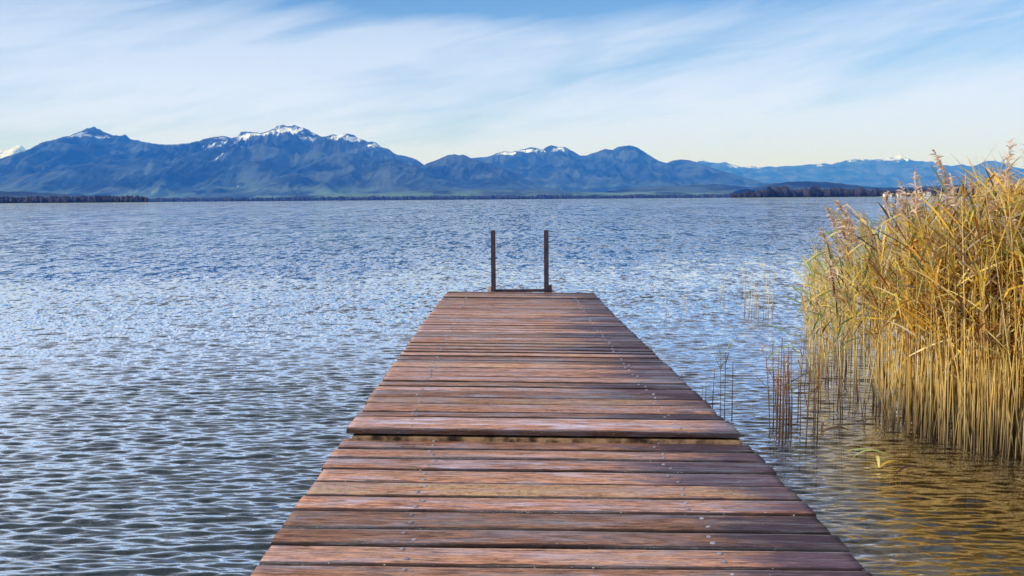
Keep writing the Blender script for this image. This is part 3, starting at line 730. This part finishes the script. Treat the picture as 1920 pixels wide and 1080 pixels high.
# green leafed reeds along the left fringe
fring = protos(r, 6, H=1.1, leaves=[7, 8, 6, 9, 7, 8], leafpal=('green', 'green', 'gold', 'straw', 'dark'), stempal='straw', wetz=.22, lean=.10, wind=math.pi, rad=.0040, LW=.85, has_plume=[False, True, False, False, True, False], leafz=.5)
for k in range(50):
    y = r.uniform(6.9, 12.); px = 1535+130*r.rand()**.8+(8-y)*0
    p = unproj(px, 600, y); top = np.interp(px, [1535, 1570, 1610, 1660], [520, 450, 425, 400])+r.uniform(-10, 130)
    H = max(.55, unproj(px, top, y).z)
    put(fring, r, p.x, y, H, 'green and straw coloured reed on the thin left fringe of the reed bed', 'reeds on the left fringe', rz=r.normal()*.7, tilty=r.normal()*.05)
# scattered stalks in open water left of the fringe
scat = protos(r, 6, H=.9, leaves=[3, 4, 2, 5, 3, 4], leafpal=('green', 'green', 'dark', 'straw', 'tan'), stempal='straw', wetz=.25, lean=.14, wind=math.pi, rad=.0036, LW=.95, leafz=.5)
for k in range(30):
    px = 1490+110*r.rand()**.8; y = r.uniform(6.8, 12.)
    p = unproj(px, 600, y); H = max(.5, unproj(px, r.uniform(520, 640), y).z)
    put(scat, r, p.x, y, H, 'lone green leafed stalk in the open water between the dark clump and the fringe', 'scattered stalks left of the fringe', rz=r.normal()*.9, tilty=r.normal()*.09-.04)
# golden front row
front = protos(r, 9, H=1.5, leaves=[8, 10, 9, 7, 11, 8, 9, 10, 8], leafpal=('gold', 'gold', 'rust', 'straw', 'tan', 'green'), stempal='straw', wetz=.12, lean=.09, rad=.0042, has_plume=[False, False, True, False, False, True, False, False, False], leafz=.55)
def bed_H(X, y):
    return 1.12+.36*sstep(X/y, .35, .43)+.14*sstep(X/y, .43, .52)
def edge_y(X):                                # front edge of the bed
    return np.interp(X, [2.2, 2.5, 2.9, 3.4, 6], [7.2, 6.75, 5.95, 5.5, 5.2])
for k in range(120):
    X = r.uniform(2.5, 3.7); y = edge_y(X)+abs(r.normal())*.35
    H = bed_H(X, y)*r.uniform(.78, 1.08)
    put(front, r, X, y, H, 'golden reed in the front row of the dense reed bed', 'golden reeds of the front row', tilty=r.normal()*.06-.03, tiltx=r.normal()*.04)
# tallest plumed reeds
tall = protos(r, 3, H=1.95, leaves=[7, 8, 6], leafpal=('rust', 'gold', 'green'), stempal='rust', wetz=.2, lean=.03, has_plume=True, rad=.0042, leafz=.55, wind=math.pi)
for (px, top, y, lb) in ((1784, 338, 7.0, 'tallest reed with a pale feathery plume rising against the sky'), (1796, 372, 7.1, 'tall reed leaning close behind the tallest plume'), (1845, 385, 6.6, 'plumed reed in the middle of the golden tops'), (1862, 392, 6.9, 'shorter plumed reed right of the middle tops'),
                       (1893, 372, 6.4, 'plumed reed near the right edge of the photo'), (1915, 388, 6.7, 'rightmost plumed reed at the photo edge'), (1740, 408, 7.4, 'plumed reed left of the tallest plume'), (1700, 420, 7.8, 'thin plumed reed at the left of the golden tops'), (1576, 425, 8.4, 'lone plumed reed leaning out over the lake from the left fringe')):
    p = unproj(px, top, y)
    put(tall, r, p.x, y, p.z, lb, 'plumed reeds above the bed', rz=r.normal()*.3)
for P_ in (bare, barelf, dkbare, dkleaf, brown, scat, fring, front, tall):
    for o, used in P_:
        if not used:
            for c in kids[o.name]: bpy.data.objects.remove(c)
            bpy.data.objects.remove(o)
# dense reed bed behind: nobody could count it
def bed(name, n, sampler, label, seed, **kw):
    rr_ = np.random.RandomState(seed); gs, gl, gp = Geo(), Geo(), Geo()
    for k in range(n):
        X, y, H, k2 = sampler(rr_)
        a = dict(kw); a.update(k2)
        reed(rr_, H, geos=(gs, gl, gp), base=(X, y, 0), **a)
    G = Geo()
    for g_ in (gs, gl, gp):
        if g_.n: G.V += g_.V; G.F += [f+G.n for f in g_.F]; G.c += g_.c; G.n += g_.n
    o = G.build(name); setp(o, label, 'reed bed', kind='stuff'); return o
def s_dense(q):
    while True:
        X = q.uniform(2.35, 5.4); y = edge_y(X)+q.gamma(1.6, .85)
        if y < 11 and X/y > .362+.052*abs(q.normal()): break
    H = bed_H(X, y)*q.uniform(.72, 1.04)
    return X, y, H, dict(has_plume=q.rand() < .012, leaves=q.randint(8, 17))
bed('reed_bed', 1700, s_dense, 'dense mass of golden reeds filling the right side', 101, leafpal=('gold', 'gold', 'gold', 'straw', 'rust', 'tan', 'dark'), stempal='straw', wetz=.08, lean=.10, rad=.0042, leafz=.50, LW=1.)
def s_under(q):
    X, y, H, d_ = s_dense(q)
    return X, y, H*q.uniform(.5, .85), dict(leaves=q.randint(0, 3))
bed('reed_bed', 1300, s_under, 'crowd of leafless pale stems low inside the dense reeds', 102, leafpal=('straw', 'gold'), stempal='straw', wetz=.08, lean=.12, rad=.0042, leafz=.4)
def s_back(q):
    y = q.uniform(8, 14); px = q.uniform(1510, 1650)
    p = unproj(px, 600, y)
    return p.x, y, q.uniform(.6, 1.0), dict(leaves=q.randint(2, 7))
bed('reed_bed', 170, s_back, 'thin pale reeds in the water behind the left fringe', 103, leafpal=('green', 'straw', 'gold'), stempal='straw', wetz=.04, lean=.05, rad=.0038, leafz=.5, LW=.8)

# bent leaves and broken stems on the water
def floater(px, py, L_, az, col, label, el=.35):
    g_ = Geo(); q = np.random.RandomState(int(px)); leaf(g_, q, (0, 0, .01), az, el, L_, .022, pick(q, col), droop=.9, tw=.2)
    leaf(g_, q, (0, 0, .01), az+.7, el*1.6, L_*.8, .018, pick(q, col), droop=1.0, tw=-.3)
    o = g_.build('reed_leaf'); p = on_water(px, py); o.location = p
    setp(o, label, 'reed leaf', 'loose reed leaves on the water')
floater(1668, 858, .34, 2.6, 'green', 'yellow green bent reed leaf lying on the water before the bed')
floater(1648, 880, .30, .6, 'gold', 'brown bent reed leaf touching the water below the yellow green one')
floater(1735, 886, .35, 2.9, 'dark', 'dark curled reed leaf on the water in front of the golden stems')
floater(1540, 815, .33, .5, 'dark', 'dark broken reed leaf lying between the stems of the dark clump')
floater(1450, 655, .42, 3.0, 'rust', 'brown reed leaf stretched out over the water left of the fringe')

# ------------------------------------------------------------------ haze
hm, t, out = newmat('haze')
pv = t.a('ShaderNodeVolumePrincipled'); pv.inputs['Color'].default_value = (.03, .21, .92, 1)
pv.inputs['Absorption Color'].default_value = (1, 1, 1, 1); pv.inputs['Density'].default_value = 6.5e-5; pv.inputs['Anisotropy'].default_value = .0
t.L(pv.outputs[0], out.inputs['Volume'])
X0, Y0, Y1, ZB, ZT = 24000, -400, 42000, -8, 1480
V = [(x, y, z) for x in (-X0, X0) for y in (Y0, Y1) for z in (ZB, ZT)]
me = bpy.data.meshes.new('haze'); me.from_pydata(V, [], [(0,1,3,2),(4,6,7,5),(0,4,5,1),(2,3,7,6),(0,2,6,4),(1,5,7,3)]); me.materials.append(hm)
ho = bpy.data.objects.new('haze', me); C.objects.link(ho); setp(ho, 'blue distance haze over the lake', 'haze', kind='stuff')
